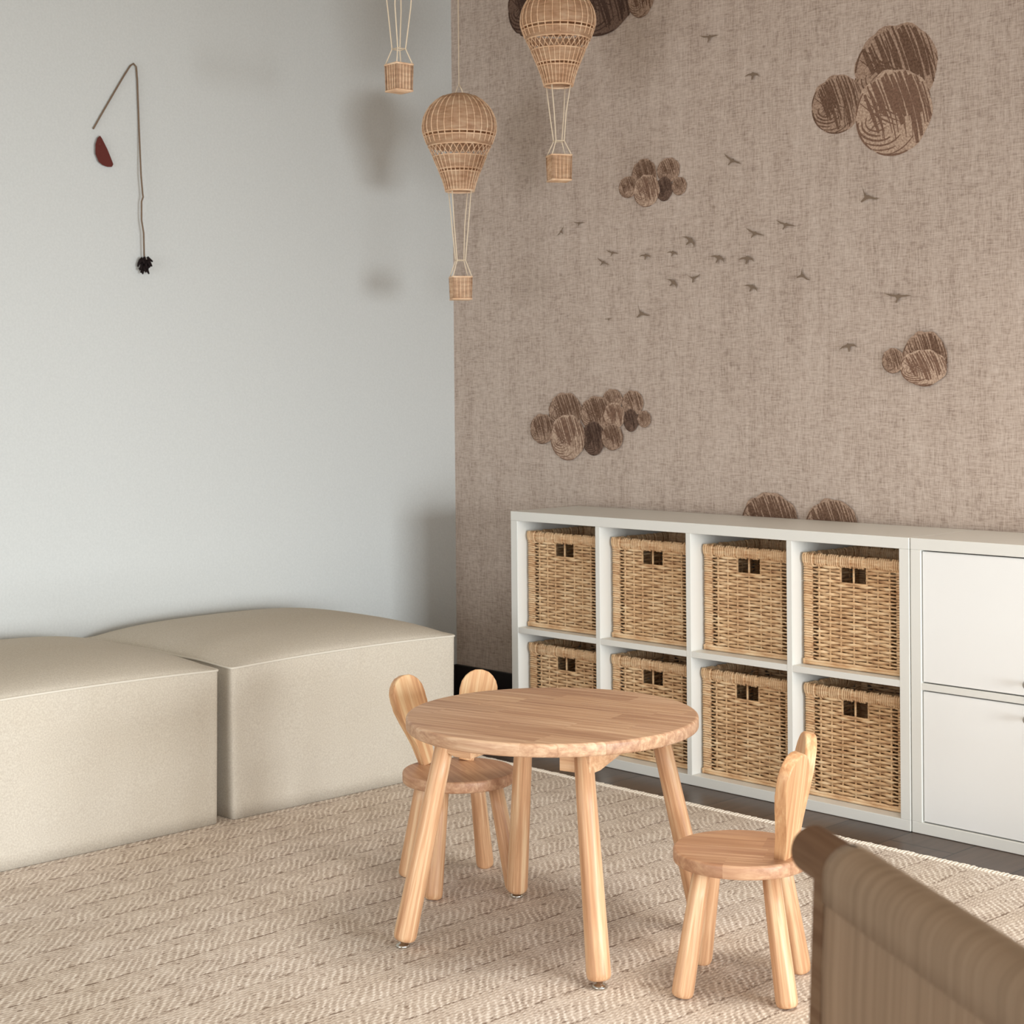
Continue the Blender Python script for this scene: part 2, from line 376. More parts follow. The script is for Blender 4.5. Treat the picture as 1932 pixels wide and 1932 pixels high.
rug=thing('area_rug','large beige woven jute rug covering the dark floor','rug')
bm=bmesh.new(); box(bm,RX0,RX1,RY0,RY1,0.0005,RZ,.003,2); obj('woven_field',bm,m_rug,rug)
bm=bmesh.new(); rn=random.Random(3)
m_fr=plain('jute_fringe',srgb(246,236,222),.95,.05)
x=RX0+.005
while x<RX1:
    L=rn.uniform(.012,.02); dx=rn.uniform(-.003,.003)
    tube(bm,[(x,RY1-.012,.0105),(x+.001,RY1+.001,.0125),(x+dx,RY1+L*.7,.010),(x+dx+.003,RY1+L,.0045)],[.0036,.004,.0038,.0028],6)
    x+=rn.uniform(.0085,.0115)
fr_=obj('fringe',bm,m_fr,rug); tag(fr_,kind='stuff')
# ------------------------------------------------------------------ poufs
def mk_fab():
    n=NM('cream_linen_upholstery',.9,.12)
    a=n.noise(n.map((260,260,260)),1,2,.6); b=n.noise(n.tc.outputs['Object'],3.5,3)
    c=n.ramp(a,[(.3,srgb(192,182,168)),(.7,srgb(210,202,188))]); n.color(n.mix(1.0,c,n.ramp(b,[(.3,(.97,.955,.93,1)),(.7,(1,1,1,1))]),'MULTIPLY'))
    n.bump(a,.12,.0006); return n.m
m_fab=mk_fab(); m_pip=plain('cream_piping',srgb(216,208,194),.9,.1)
def pouf(label,y0,y1,x0=-.600,x1=.155,h=.405,dome=.040):
    t=thing('pouf',label,'pouf',((x0+x1)/2,(y0+y1)/2,RZ),0,'cream upholstered poufs along the white wall')
    hx,hy=(x1-x0)/2,(y1-y0)/2
    N=36
    def P(i,j):
        u=-1+2*i/N; v=-1+2*j/N; return u,v
    def top(u,v):
        e=(1-abs(u)**4)*(1-abs(v)**4); wr=.0025*math.sin(9*u+4*v)*math.exp(-((u-.5)**2+(v+.7)**2)/.15)
        sag=.008*(1-v*v)+.008*(1-u*u)
        return h-.008+dome*e**.6+sag+wr
    rc=.010
    def pos(u,v,bul=0):
        # rounded plan corners with a little side bulge
        x=u*(hx+bul*(1-v*v)); y=v*(hy+bul*(1-u*u))
        ax,ay=abs(u)*hx,abs(v)*hy
        if ax>hx-rc and ay>hy-rc:
            dx,dy=ax-(hx-rc),ay-(hy-rc); m=max(dx,dy); l=math.hypot(dx,dy)
            if l>0: k=m/l; x=math.copysign(hx-rc+dx*k,u); y=math.copysign(hy-rc+dy*k,v)
        return x,y
    def ss(i): # denser samples at the corners
        q=-1+2*i/N; return math.copysign(1-(1-abs(q))**1.5,q) if q else 0
    bm=bmesh.new()
    G=[[bm.verts.new((*pos(ss(i),ss(j),.004),top(ss(i),ss(j)))) for j in range(N+1)] for i in range(N+1)]
    for i in range(N):
        for j in range(N): bm.faces.new((G[i][j],G[i+1][j],G[i+1][j+1],G[i][j+1])).smooth=True
    obj('top_cushion',bm,m_fab,t)
    bm=bmesh.new()
    per=[(i,0) for i in range(N)]+[(N,j) for j in range(N)]+[(i,N) for i in range(N,0,-1)]+[(0,j) for j in range(N,0,-1)]
    rows=[]
    for k in range(11):
        q=k/10.; ring=[]
        for i,j in per:
            u,v=ss(i),ss(j); zt=top(u,v); z=.001+(zt-.001)*q
            x,y=pos(u,v,.004+.006*math.sin(PI*q)); s=1-.010*(1-q)
            ring.append(bm.verts.new((x*s,y*s,z)))
        rows.append(ring)
    n=len(per)
    for A,B in zip(rows,rows[1:]):
        for k in range(n): bm.faces.new((A[k],A[(k+1)%n],B[(k+1)%n],B[k])).smooth=True
    bm.faces.new(rows[0][::-1])
    obj('body',bm,m_fab,t)
    bm=bmesh.new()
    tube(bm,[(*pos(ss(i),ss(j),.0045),top(ss(i),ss(j))) for i,j in per],.0034,6,closed=True)
    for su,sv in ((1,1),(1,-1),(-1,1),(-1,-1)):
        pts=[]
        for k in range(9):
            q=k/8.; x,y=pos(su*.985,sv*.985,.0); s=1-.010*(1-q); pts.append((x*s+su*.0005,y*s+sv*.0005,.004+(h-.012)*q))
        tube(bm,pts,.0022,6)
    obj('seam_piping',bm,m_pip,t)
    return t
pouf('cream upholstered pouf nearest the corner, behind the bunny-eared chair',-1.163,-.378)
pouf('cream upholstered pouf at the left edge, nearer the camera than the other pouf',-2.005,-1.202)
# ------------------------------------------------------------------ cube shelf
T,D,C=.02946,.01744,.335
SW=2*T+4*C+3*D; SH=2*T+2*C+D
XC=[T+i*(C+D) for i in range(4)]; ZCELL=[T,T+C+D]
sh=thing('cube_shelf','white eight-cube shelf unit holding wicker baskets against the mural wall','shelf',(0,0,0))
B=.0012
bm=bmesh.new(); box(bm,0,SW,0,SD-.011,SH-T,SH,B); obj('top_panel',bm,m_shelf,sh)
bm=bmesh.new(); box(bm,0,SW,0,SD-.011,.001,T,B); obj('bottom_panel',bm,m_shelf,sh)
for xx in (0,SW-T):
    bm=bmesh.new(); box(bm,xx,xx+T,.0003,SD-.011,T,SH-T,B); obj('side_panel',bm,m_shelf,sh)
for i in range(3):
    bm=bmesh.new(); x0=XC[i]+C; box(bm,x0,x0+D,.0006,SD-.012,T,SH-T,.0008); obj('upright_divider',bm,m_shelf,sh)
for i in range(4):
    bm=bmesh.new(); box(bm,XC[i],XC[i]+C,.001,SD-.012,T+C,T+C+D,.0008); obj('shelf_board',bm,m_shelf,sh)
# neighbouring cabinet
NX=SW+.003; NW=T*2+2*C+D
cb_=thing('white_cabinet','white cabinet with inset doors standing right of the basket shelf, cut by the photo edge','cabinet',(NX,0,0))
def carc(bm):
    box(bm,0,NW,0.002,SD-.011,SH-T,SH,B); box(bm,0,NW,0.002,SD-.011,.001,T,B)
    box(bm,0,T,.002,SD-.011,T,SH-T,B); box(bm,NW-T,NW,.002,SD-.011,T,SH-T,B); box(bm,T+C,T+C+D,.003,SD-.012,T,SH-T,B); box(bm,T,NW-T,.003,SD-.012,T+C,T+C+D,B)
    box(bm,T,NW-T,SD-.02,SD-.013,T,SH-T)
bm=bmesh.new(); carc(bm); obj('body',bm,m_shelf,cb_)
m_door=plain('white_door_lacquer',srgb(238,238,236),.3,.5); m_knob=plain('metal_knob',srgb(190,188,184),.3,.5,1)
for i in range(2):
    for j in range(2):
        x0=T+i*(C+D)+.003; z0=ZCELL[j]+.003
        bm=bmesh.new(); box(bm,x0,x0+C-.006,.006,.022,z0,z0+C-.006,.0015); d_=obj('door',bm,m_door,cb_)
        bm=bmesh.new(); kz=z0+(.03 if j else C-.036)
        kx=x0+(C-.04); tube(bm,[(kx,.006,kz),(kx,-.004,kz),(kx,-.006,kz),(kx,-.016,kz),(kx,-.018,kz)],[.004,.004,.009,.010,.007],14); obj('knob',bm,m_knob,d_)
# ------------------------------------------------------------------ wicker baskets
def mk_wick(name,a,b,c):
    n=NM(name,.6,.3); info=n.new('ShaderNodeObjectInfo')
    f=n.noise(n.map((26,26,120)),1,3,.6); g=n.noise(n.tc.outputs['Object'],7,3)
    cc=n.ramp(f,[(.3,a),(.5,b),(.72,c)])
    cc=n.mix(1.0,cc,n.ramp(g,[(.3,(.90,.84,.78,1)),(.6,(1,1,1,1))]),'MULTIPLY')
    cc=n.mix(1.0,cc,n.ramp(info.outputs['Random'],[(0,(.95,.92,.88,1)),(1,(1,1,1,1))]),'MULTIPLY')
    n.color(cc); n.bump(f,.2,.0008); return n.m
m_w1=mk_wick('wicker_weaver',srgb(186,146,110),srgb(228,194,152),srgb(248,224,188))
m_w2=mk_wick('wicker_rim',srgb(206,164,124),srgb(232,198,158),srgb(244,218,182))
BW,BD,BH=.322,.262,.300
def side_frame(k):
    # returns origin, direction along, outward normal, length
    hx,hy=BW/2,BD/2
    return [(Vector((-hx,-hy,0)),Vector((1,0,0)),Vector((0,-1,0)),BW),(Vector((hx,-hy,0)),Vector((0,1,0)),Vector((1,0,0)),BD),
            (Vector((hx,hy,0)),Vector((-1,0,0)),Vector((0,1,0)),BW),(Vector((-hx,hy,0)),Vector((0,-1,0)),Vector((-1,0,0)),BD)][k]
def basket(label):
    t=thing('wicker_basket',label,'basket',(0,0,0),0,'wicker baskets in the cube shelf')
    rn=random.Random(5)
    bm=bmesh.new()
    z0,z1=.016,.272; CW=.030
    nrow=28; pz=(z1-z0)/nrow
    for k in range(4):
        o,d,nn,L=side_frame(k)
        if k in (0,2): st=[.051,.086,.120,.161,.202,.236,.271]
        else: st=[.05,.09,.131,.172,.212]
        xs=[.026]+st+[L-.026]
        inset=-.006
        # stakes
        for s in st: tube(bm,[o+d*s+nn*inset+Vector((0,0,z)) for z in (z0-.01,.10,.19,z1+.006)],.0029,6)
        for r in range(nrow):
            z=z0+pz*(r+.5)
            a=[]
            for i in range(len(xs)):
                sg=1 if (i+r)%2 else -1
                a.append((xs[i],sg))
            segs=[a]
            if k==0 and z>.228 :   # gap for the hand hole between 3rd and 5th stake
                segs=[a[:4],a[5:]] if False else [[q for q in a if q[0]<=.1205],[q for q in a if q[0]>=.2015]]
            for sgm in segs:
                pts=[]
                for i in range(len(sgm)):
                    x0,s0=sgm[i]
                    edge=(i==0 or i==len(sgm)-1)
                    amp=.0040*(0.3 if edge else 1)
                    pts.append(o+d*x0+nn*(inset+amp*s0*1.25)+Vector((0,0,z+rn.uniform(-.0006,.0006))))
                    if i<len(sgm)-1:
                        x1,s1=sgm[i+1]
                        for q in (.33,.67):
                            w=math.cos(PI*q); pts.append(o+d*(x0+(x1-x0)*q)+nn*(inset+.0040*1.25*s0*w)+Vector((0,0,z+rn.uniform(-.0007,.0007))))
                if len(pts)>1:
                    kk=rn.uniform(.90,1.06); R_=[pz*.50*kk]*len(pts)
                    if sgm[0][0]<.03: R_[0]=R_[1]=R_[2]=pz*.27
                    if sgm[-1][0]>L-.03: R_[-1]=R_[-2]=R_[-3]=pz*.27
                    tube(bm,pts,R_,6)
        if k==0:
            tube(bm,[o+d*s+nn*(inset+.001)+Vector((0,0,.2265)) for s in (.119,.14,.161,.18,.203)],.0036,6)
    # base
    box(bm,-BW/2+.008,BW/2-.008,-BD/2+.008,BD/2-.008,.002,.010,mi=0)
    obj('woven_body',bm,m_w1,t)
    # corner bindings: wrapped columns
    for sx in (-1,1):
        for sy in (-1,1):
            bm=bmesh.new(); nk=40
            for r in range(nk):
                z=.012+(.276-.012)*(r+.5)/nk; cx,cy=sx*(BW/2-.006),sy*(BD/2-.006)
                pts=[]
                for q in range(7):
                    a=q/6.
                    # L-shaped wrap around the corner
                    if a<.5: px_=cx-sx*.024*(1-2*a); py_=cy
                    else: px_=cx; py_=cy-sy*.024*(2*a-1)
                    if q==3: px_=cx+sx*.0016;py_=cy+sy*.0016
                    elif q==2: px_=cx-sx*.004
                    elif q==4: py_=cy-sy*.004
                    pts.append((px_,py_,z+rn.uniform(-.0004,.0004)+.0008*math.sin(a*PI)))
                tube(bm,pts,.0033*rn.uniform(.85,1.12),6)
            obj('corner_binding',bm,m_w2,t)
    # wrapped rim and base border
    bm=bmesh.new()
    zc=.2845
    for k in range(4):
        o,d,nn,L=side_frame(k)
        n_=int(L/.0068); 
        for r in range(n_+1):
            if r%6==5 and .03<L*r/n_<L-.03: continue
            s=.005+(L-.010)*r/n_; c=o+d*s-nn*.006+Vector((0,0,zc))
            tilt=.0
            if s<.03: tilt=.004*(1-s/.03)
            if s>L-.03: tilt=-.004*(1-(L-s)/.03)
            w=rn.uniform(.92,1.06)
            ring=[]
            for q in range(10):
                a=2*PI*q/10; ring.append(c+nn*(math.cos(a)*.0072*w)+Vector((0,0,math.sin(a)*.0150*w))+d*(tilt*math.sin(a)*-.7))
            tube(bm,ring,.0033 if r%5 else .0026,5,closed=True)
        # inner core so that no light shows through
        tube(bm,[o+d*.004-nn*.006+Vector((0,0,zc)),o+d*(L-.004)-nn*.006+Vector((0,0,zc))],.0072,8,flat=1.0)
        tube(bm,[o+d*.004-nn*.006+Vector((0,0,zc+.007)),o+d*(L-.004)-nn*.006+Vector((0,0,zc+.007))],.006,8)
        tube(bm,[o+d*.004-nn*.006+Vector((0,0,zc-.007)),o+d*(L-.004)-nn*.006+Vector((0,0,zc-.007))],.006,8)
    obj('wrapped_rim',bm,m_w2,t)
    bm=bmesh.new()
    for k in range(4):
        o,d,nn,L=side_frame(k)
        for zz in (.0045,.0115):
            tube(bm,[o+d*(L*i/12.)-nn*.004+nn*.0006*math.sin(i*2.1)+Vector((0,0,zz)) for i in range(13)],.0042,6)
    obj('base_border',bm,m_w2,t)
    return t
LAB=['leftmost basket of the upper row','second basket from the left in the upper row','third basket from the left in the upper row','rightmost basket of the upper row',
     'leftmost basket of the lower row','second basket from the left in the lower row','third basket from the left in the lower row','rightmost basket of the lower row, behind the chair ears']
bk=basket('tan wicker basket with hand hole, '+LAB[0])
BY=[.044,.052,.056,.046,.047,.050,.046,.050]; BX=[.006,.007,.006,.007,.007,.006,.005,.007]
for i in range(8):
    o=bk if i==0 else dup(bk)
    o['label']='tan wicker basket with hand hole, '+LAB[i]
    c,r=i%4,1-i//4
    o.location=(XC[c]+BX[i]+.0005+BW/2,BY[i]+BD/2-.008,ZCELL[r]+.0006)
for o in list(bpy.data.objects):
    if o.name.startswith('wicker_basket') and o.location.y+BD/2>SD-.012: o.location.y=SD-.014-BD/2
# ------------------------------------------------------------------ table
m_top=wood('rubberwood_tabletop','x',.062,.90,base=((180,138,110),(204,164,132),(224,190,158)))
m_leg=wood('rubberwood_leg','z',0,.95,base=((190,142,104),(214,168,128),(234,202,162)))
m_blk=wood('rubberwood_block','x',0,.95)
TC=Vector((1.408,-1.243)); TA=math.radians(13.5); TZ=.472
tb=thing('round_table','small round wooden children\'s table standing on the rug','table',(TC.x,TC.y,RZ),TA)
bm=bmesh.new(); R=.2965; h0,h1=TZ-.026-RZ,TZ-RZ
prof=[(R-.03,h0)]+[(R-.005+.005*math.sin(a),h0+.005-.005*math.cos(a)) for a in [PI/2*k/4 for k in range(5)]]+[(R-.006+.006*math.cos(a),h1-.006+.006*math.sin(a)) for a in [PI/2*k/5 for k in range(6)]]
lathe(bm,prof,120); obj('tabletop',bm,m_top,tb)
legs={'A':(1.226,-1.487),'C':(1.660,-1.378),'B':(1.153,-1.100),'D':(1.590,-.990)}
rotm=Matrix.Rotation(-TA,2)
m_met=plain('nickel_glide',srgb(190,186,178),.25,.5,1); m_blkp=plain('dark_glide_pad',srgb(40,34,30),.6)
def leg(name,mat,parent,bx,by,tx,ty,ztop,zbot,rt,rb,n=28):
    b=Vector((bx,by,zbot)); d=Vector((tx,ty,ztop))-b; L=d.length
    bm=bmesh.new(); pts=[];rad=[]
    for s_,r_ in ((0,rb*.55),(.002,rb*.78),(.005,rb*.92),(.010,rb*.985),(.016,rb)): pts.append((0,0,s_)); rad.append(r_)
    for q in (.25,.5,.75,1): pts.append((0,0,.016+(L-.016)*q)); rad.append(rb+(rt-rb)*q)
    tube(bm,pts,rad,n); o=obj(name,bm,mat,parent); o.location=b; o.rotation_mode='QUATERNION'; o.rotation_quaternion=d.to_track_quat('Z','Y'); return o
for k,(x,y) in legs.items():
    v=rotm@(Vector((x,y))-TC); f=.70
    if k=='B': f=.72
    L=leg('leg',m_leg,tb,v.x,v.y,v.x*f,v.y*f,TZ-.0262-RZ-.002,.012,.0185,.0235)
    bm=bmesh.new(); lathe(bm,[(.0135,0),(.0145,.001),(.0145,.004),(.012,.0065),(.006,.0085),(.005,.02)],24,0,0); g=obj('metal_glide',bm,m_met,L); bpy.context.view_layer.update(); g.matrix_local=L.matrix_local.inverted()@Matrix.Translation((v.x*1.01,v.y*1.01,0))
def block(x0,x1,y0,y1,taper):
    bm=bmesh.new(); zt=TZ-.0262-RZ; zb=zt-.049
    # hexahedron whose underside rises towards one end
    def z(x,y):
        if taper=='-x': return zb+(.019*(1-min(1,(x-x0)/(.6*(x1-x0)))))
        return zb+(.024*max(0,((y-y0)/(y1-y0)-.25)/.75))
    if taper=='-x': st=[(x,) for x in (x0,x0+.6*(x1-x0),x1)]; sec=[[(x,y0,z(x,0)),(x,y1,z(x,0)),(x,y1,zt),(x,y0,zt)] for x, in st]
    else: st=[y0,y0+.25*(y1-y0),y1]; sec=[[(x0,y,z(0,y)),(x1,y,z(0,y)),(x1,y,zt),(x0,y,zt)] for y in st]
    rings=[[bm.verts.new(p) for p in s] for s in sec]
    for A,B_ in zip(rings,rings[1:]):
        for i in range(4): bm.faces.new((A[i],A[(i+1)%4],B_[(i+1)%4],B_[i]))
    bm.faces.new(rings[0]);bm.faces.new(rings[-1][::-1]); bmesh.ops.recalc_face_normals(bm,faces=bm.faces)
    bmesh.ops.bevel(bm,geom=list(bm.edges),offset=.0012,segments=1,affect='EDGES')
    return obj('corner_block',bm,m_blk,tb)
vA=(rotm@(Vector(legs['A'])-TC))*.72; vC=(rotm@(Vector(legs['C'])-TC))*.72; vB=(rotm@(Vector(legs['B'])-TC))*.72; vD=(rotm@(Vector(legs['D'])-TC))*.72
block(vA.x-.028,vA.x+.072,vA.y-.012,vA.y+.05,'-x')
block(vC.x-.048,vC.x+.020,vC.y-.012,vC.y+.155,'y')
block(vB.x-.02,vB.x+.016,vB.y-.016,vB.y+.05,'y'); block(vD.x-.016,vD.x+.016,vD.y-.016,vD.y+.05,'y')
# ------------------------------------------------------------------ bunny-ear chairs
m_seat=wood('rubberwood_seat','x',.078,.90,base=((178,132,102),(196,152,120),(214,174,140)))
m_ear=wood('rubberwood_ear','z',0,.95,base=((196,146,104),(218,172,128),(234,204,160)))
def chair(label,loc,ang,grp):
    t=thing('bunny_ear_chair',label,'chair',(loc[0],loc[1],RZ),ang,grp)
    zs=.270-RZ; R=.128
    bm=bmesh.new(); b=.005
    prof=[(R-.02,zs-.026)]+[(R-b+b*math.sin(PI/2*k/3),zs-.026+b-b*math.cos(PI/2*k/3)) for k in range(4)]+[(R-b+b*math.cos(PI/2*k/3),zs-b+b*math.sin(PI/2*k/3)) for k in range(4)]
    lathe(bm,prof,90); obj('seat',bm,m_seat,t)
    for sx in (1,-1):
        for sy in (1,-1):
            k=.0965; f=.66
            leg('leg',m_leg,t,sx*k,sy*k,sx*k*f,sy*k*f,zs-.0282,.0005,.0168,.0205)
    # ears
    for s in (1,-1):
        pts=[]
        Hh=.212
        prof=[(0,.0175),(.02,.0175),(.05,.021),(.08,.028),(.11,.036),(.14,.0425),(.16,.0445),(.178,.0425),(.192,.036),(.202,.027),(.209,.016),(.212,.0)]
        right=[(w,z) for z,w in prof]; left=[(-w,z) for z,w in prof[:-1]][::-1]
        # smooth by interpolation
        out=right+left
        bm=bmesh.new(); prism(bm,out,-.0115,.0115,.0035)
        bmesh.ops.subdivide_edges(bm,edges=[],cuts=1)
        # local outline x -> lateral, y -> thickness ; lean outwards by rotation about thickness axis
        lean=math.radians(11)*s; wrap=math.radians(-18)*s
        mt=Matrix.Translation((-.084,.047*s,zs-.001))@Matrix.Rotation(PI/2+wrap,4,'Z')@Matrix.Rotation(math.radians(-12.5),4,'X')@Matrix.Rotation(lean,4,'Y')
        for v in bm.verts: v.co=v.co
        e=obj('ear',bm,m_ear,t); e.matrix_local=mt
    return t
chair('wooden chair with bunny-ear backrest standing behind the table by the pouf',(.985,-1.117),math.radians(-23),'wooden bunny-ear chairs at the round table')
chair('wooden chair with bunny-ear backrest in the right foreground, ears seen edge-on',(1.842,-1.180),math.radians(209),'wooden bunny-ear chairs at the round table')
# ------------------------------------------------------------------ hanging rattan balloons
m_rat=mk_wick('rattan_weave',srgb(216,174,140),srgb(238,202,168),srgb(250,224,194))
m_cord=plain('cotton_cord',srgb(232,214,188),.9,.1)
def at(px,py,depth):
    d=fw+cr*((px-966)/FPX)-cu*((py-966-SYPX)/FPX); return Vector(CAM)+d*depth
def balloon(label,cx,ytop,yrim,yloop,ybt,ybb,bw,depth,hrot,k=1.0):
    """px measures -> metric sizes at the given depth"""
    s=depth/FPX; top=at(cx,ytop,depth); 
    t=thing('rattan_balloon',label,'balloon ornament',tuple(top),0,'rattan hot air balloon ornaments hanging from the ceiling')
    H=(yrim-ytop)*s*.975; u=H/190.0
    P=[(0,0),(10,1.2),(22,4),(34,9),(46,17),(56,27),(63,38),(68,50),(70.5,63),(70,74),(67,85),(62.5,97),(57,110),(51,122),(46,134),(40.5,147),(35,160),(30,175),(26,190)]
    def R(h):
        for (r0_,h0_),(r1_,h1_) in zip(P,P[1:]):
            if h<=h1_: return (r0_+(r1_-r0_)*(h-h0_)/(h1_-h0_+1e-9))*u
        return 26*u
    N=30; seg=120
    def band(bm,ha,hb):
        rows=max(2,int((hb-ha)/1.9)); rings=[]
        for i in range(rows+1):
            h=ha+(hb-ha)*i/rows; ring=[]
            for q in range(seg):
                a=2*PI*q/seg; r=R(h)+(.9*u*math.cos(N/2*2*a/1+PI*i) if R(h)>6*u else 0)+(.5*u if i%2 else 0)
                ring.append(bm.verts.new((r*math.cos(a),r*math.sin(a),-h*u)))
            rings.append(ring)
        for A,B_ in zip(rings,rings[1:]):
            for q in range(seg): bm.faces.new((A[q],A[(q+1)%seg],B_[(q+1)%seg],B_[q])).smooth=True
        return rings
    bm=bmesh.new()
    band(bm,.3,81); band(bm,87,104); band(bm,124,148); band(bm,154,189)
    bmesh.ops.solidify(bm,geom=list(bm.faces),thickness=.0012)
    for q in range(N):
        a=2*PI*(q+.5)/N
        for ha,hb in ((8,190),):
            pts=[]
            for i in range(23):
                h=ha+(hb-ha)*i/22.
                if 105<h<123: continue
                r=R(h)+1.3*u; pts.append((r*math.cos(a),r*math.sin(a),-h*u,h))
            A=[p[:3] for p in pts if p[3]<106]; B_=[p[:3] for p in pts if p[3]>122]
            tube(bm,A,1.15*u,5); tube(bm,B_,1.0*u,5)
        for sg in (1,-1):
            a2=a+sg*2*PI/N*1.0
            p=[(R(104+20*w)*math.cos(a+(a2-a)*w)*1.01,R(104+20*w)*math.sin(a+(a2-a)*w)*1.01,-(104+20*w)*u) for w in (0,.5,1)]
            tube(bm,p,.85*u,5)
    for h in (81,87,104,124,148,154,189):
        tube(bm,[((R(h)+.9*u)*math.cos(2*PI*q/60),(R(h)+.9*u)*math.sin(2*PI*q/60),-h*u) for q in range(60)],1.3*u if h<189 else 2.0*u,6,closed=True)
    obj('woven_envelope',bm,m_rat,t)
    # basket
    zb=-(ybb-ytop)*s; zt=-(ybt-ytop)*s; zl=-(yloop-ytop)*s; hw=bw*s/2
    bm=bmesh.new()
    def sqring(hw,z,off,n=10):
        pts=[]
        for sx,sy,dx,dy in ((-1,-1,1,0),(1,-1,0,1),(1,1,-1,0),(-1,1,0,-1)):
            for i in range(n):
                q=i/n; x=sx*hw+dx*2*hw*q; y=sy*hw+dy*2*hw*q
                pts.append((x,y,z+.0006*math.sin(i*2.2),off))
        return pts
    rows=int((zt-zb)/(2.0*u)); rings=[]
    for i in range(rows+1):
        z=zb+(zt-zb)*i/rows; rg=[]
        L=sqring(hw,z,0)
        for j,(x,y,zz,_) in enumerate(L):
            wv=.8*u*math.cos(PI*j+PI*i); m=max(abs(x),abs(y)); k2=(m+wv)/m; kk=.93+.07*i/rows
            rg.append(bm.verts.new((x*k2*kk,y*k2*kk,z)))
        rings.append(rg)
    n=len(rings[0])
    for A,B_ in zip(rings,rings[1:]):
        for j in range(n): bm.faces.new((A[j],A[(j+1)%n],B_[(j+1)%n],B_[j])).smooth=True
    bmesh.ops.solidify(bm,geom=list(bm.faces),thickness=.001)
    for q in range(9):
        c=-hw*.93+hw*1.86*q/8.
        tube(bm,[(c,-hw*.95,zb+.0005),(c,hw*.95,zb+.0005)],1.5*u,5)
    for q in range(16):
        c=-hw*.93+hw*1.86*q/15.
        tube(bm,[(-hw*.95,c,zb+.0008),(hw*.95,c,zb+.0008)],1.5*u,5)
    for z,kk in ((zt,1.03),(zb+.001,.98)):
        tube(bm,[(x*kk,y*kk,z) for x,y,_,_ in sqring(hw,z,0)],1.7*u,6,closed=True)
    for sx,sy,dx,dy in ((-1,-1,1,0),(1,-1,0,1),(1,1,-1,0),(-1,1,0,-1)):
        for i in range(6):
            q=i/5.; x=sx*hw+dx*2*hw*q; y=sy*hw+dy*2*hw*q
            tube(bm,[(x*.95,y*.95,zb),(x*1.02,y*1.02,zt)],1.1*u,5)
    b_=obj('gondola_basket',bm,m_rat,t); b_.rotation_euler=(0,0,hrot)
    # cords
    bm=bmesh.new(); cr_=1.05*u
    rr=R(189); ca,sa=math.cos(hrot),math.sin(hrot)
    lp=[]
    for i,(sx,sy) in enumerate(((-1,-1),(1,-1),(1,1),(-1,1))):
        a=math.atan2(sy,sx)+hrot; lw=11.5*u
        p0=Vector((rr*math.cos(a),rr*math.sin(a),-188*u)); p1=Vector((lw*math.cos(a),lw*math.sin(a),zl))
        p2=Vector((hw*1.414*math.cos(a),hw*1.414*math.sin(a),zt)); mid=(p0+p1)/2+Vector((rn2.uniform(-1,1)*3*u,rn2.uniform(-1,1)*3*u,0))
        tube(bm,[p0,(p0+mid)/2,mid,(mid+p1)/2,p1,(p1+p2)/2,p2],cr_,6); lp.append(p1)
    tube(bm,lp,cr_,6,closed=True)
    obj('rigging_cord',bm,m_cord,t)
    bm=bmesh.new(); zc=ZC-top.z
    tube(bm,[(0,0,15*u),(0,0,zc-.001)],cr_,6)
    tube(bm,[(-11*u,0,-2*u),(-7*u,0,6*u),(0,0,16*u),(7*u,0,6*u),(11*u,0,-2*u)],cr_*1.1,6)
    obj('hanging_cord',bm,m_cord,t)
    return t
rn2=random.Random(9)
balloon('rattan hot air balloon ornament hanging whole in front of the room corner',866,175,366,491,523,565,36,5.28,1.02)
balloon('rattan hot air balloon ornament hanging before the mural, its crown cut by the photo top',1052,-27,167,266,294,341,38,4.9,1.06)
balloon('rattan hot air balloon ornament before the white wall, only gondola and cords in the photo',749,-275,-56,92,122,172,37,4.6,1.50)
# ------------------------------------------------------------------ wall ornament and cord on the left
def onleft(px,py,off=.01):
    d=fw+cr*((px-966)/FPX)-cu*((py-966-SYPX)/FPX); t=(XL+off-CAM[0])/d.x; return Vector(CAM)+d*t
m_lcord=plain('taupe_leather_cord',srgb(118,98,80),.7,.2); m_tuft=plain('black_tuft',srgb(34,26,26),.9,.1); m_red=plain('oxblood_felt',srgb(96,46,40),.75,.15,nz=60)
hc=thing('hanging_cord_with_tuft','thin taupe cord bent on the white wall ending in a black tuft','wall ornament',tuple(onleft(253,121,0)))
o0=Vector(hc.location)
pp=[(176,243),(193,213),(215,175),(235,141),(246,124),(252,120),(257,126),(259,150),(262,235),(266,330),(269,365),(270,372),(267,380),(267,415),(271,440),(272,484)]
bm=bmesh.new(); tube(bm,[onleft(x,y,.006+(.012 if i>8 else .0))-o0 for i,(x,y) in enumerate(pp)],.0026,7); obj('cord',bm,m_lcord,hc)
bm=bmesh.new(); c=onleft(272,487,.018)-o0; rn=random.Random(2)
for i in range(26):
    a=rn.uniform(0,2*PI); l=rn.uniform(.010,.028); d=Vector((rn.uniform(-.3,.5),math.cos(a)*.45,-1+rn.uniform(0,.7))).normalized()
    st_=c+Vector((0,rn.uniform(-.012,.012),rn.uniform(-.030,.004))); tube(bm,[st_,st_+d*l*.5+Vector((0,rn.uniform(-.004,.004),0)),st_+d*l],[.004,.0045,.0025],5)
obj('tuft',bm,m_tuft,hc)
lo=thing('felt_leaf_ornament','dark red pointed felt ornament on the white wall, mostly cut by the photo edge','wall ornament',tuple(onleft(193,290,0)))
o0=Vector(lo.location)
lf=[(193,262),(203,282),(211,302),(214,310),(211,315),(203,315),(193,311),(186,305),(180,290),(180,272),(184,260),(189,256)]
bm=bmesh.new(); A=[bm.verts.new(onleft(x,y,.004)-o0) for x,y in lf]; B_=[bm.verts.new(onleft(x,y,.010)-o0) for x,y in lf]
bm.faces.new(A);bm.faces.new(B_[::-1])
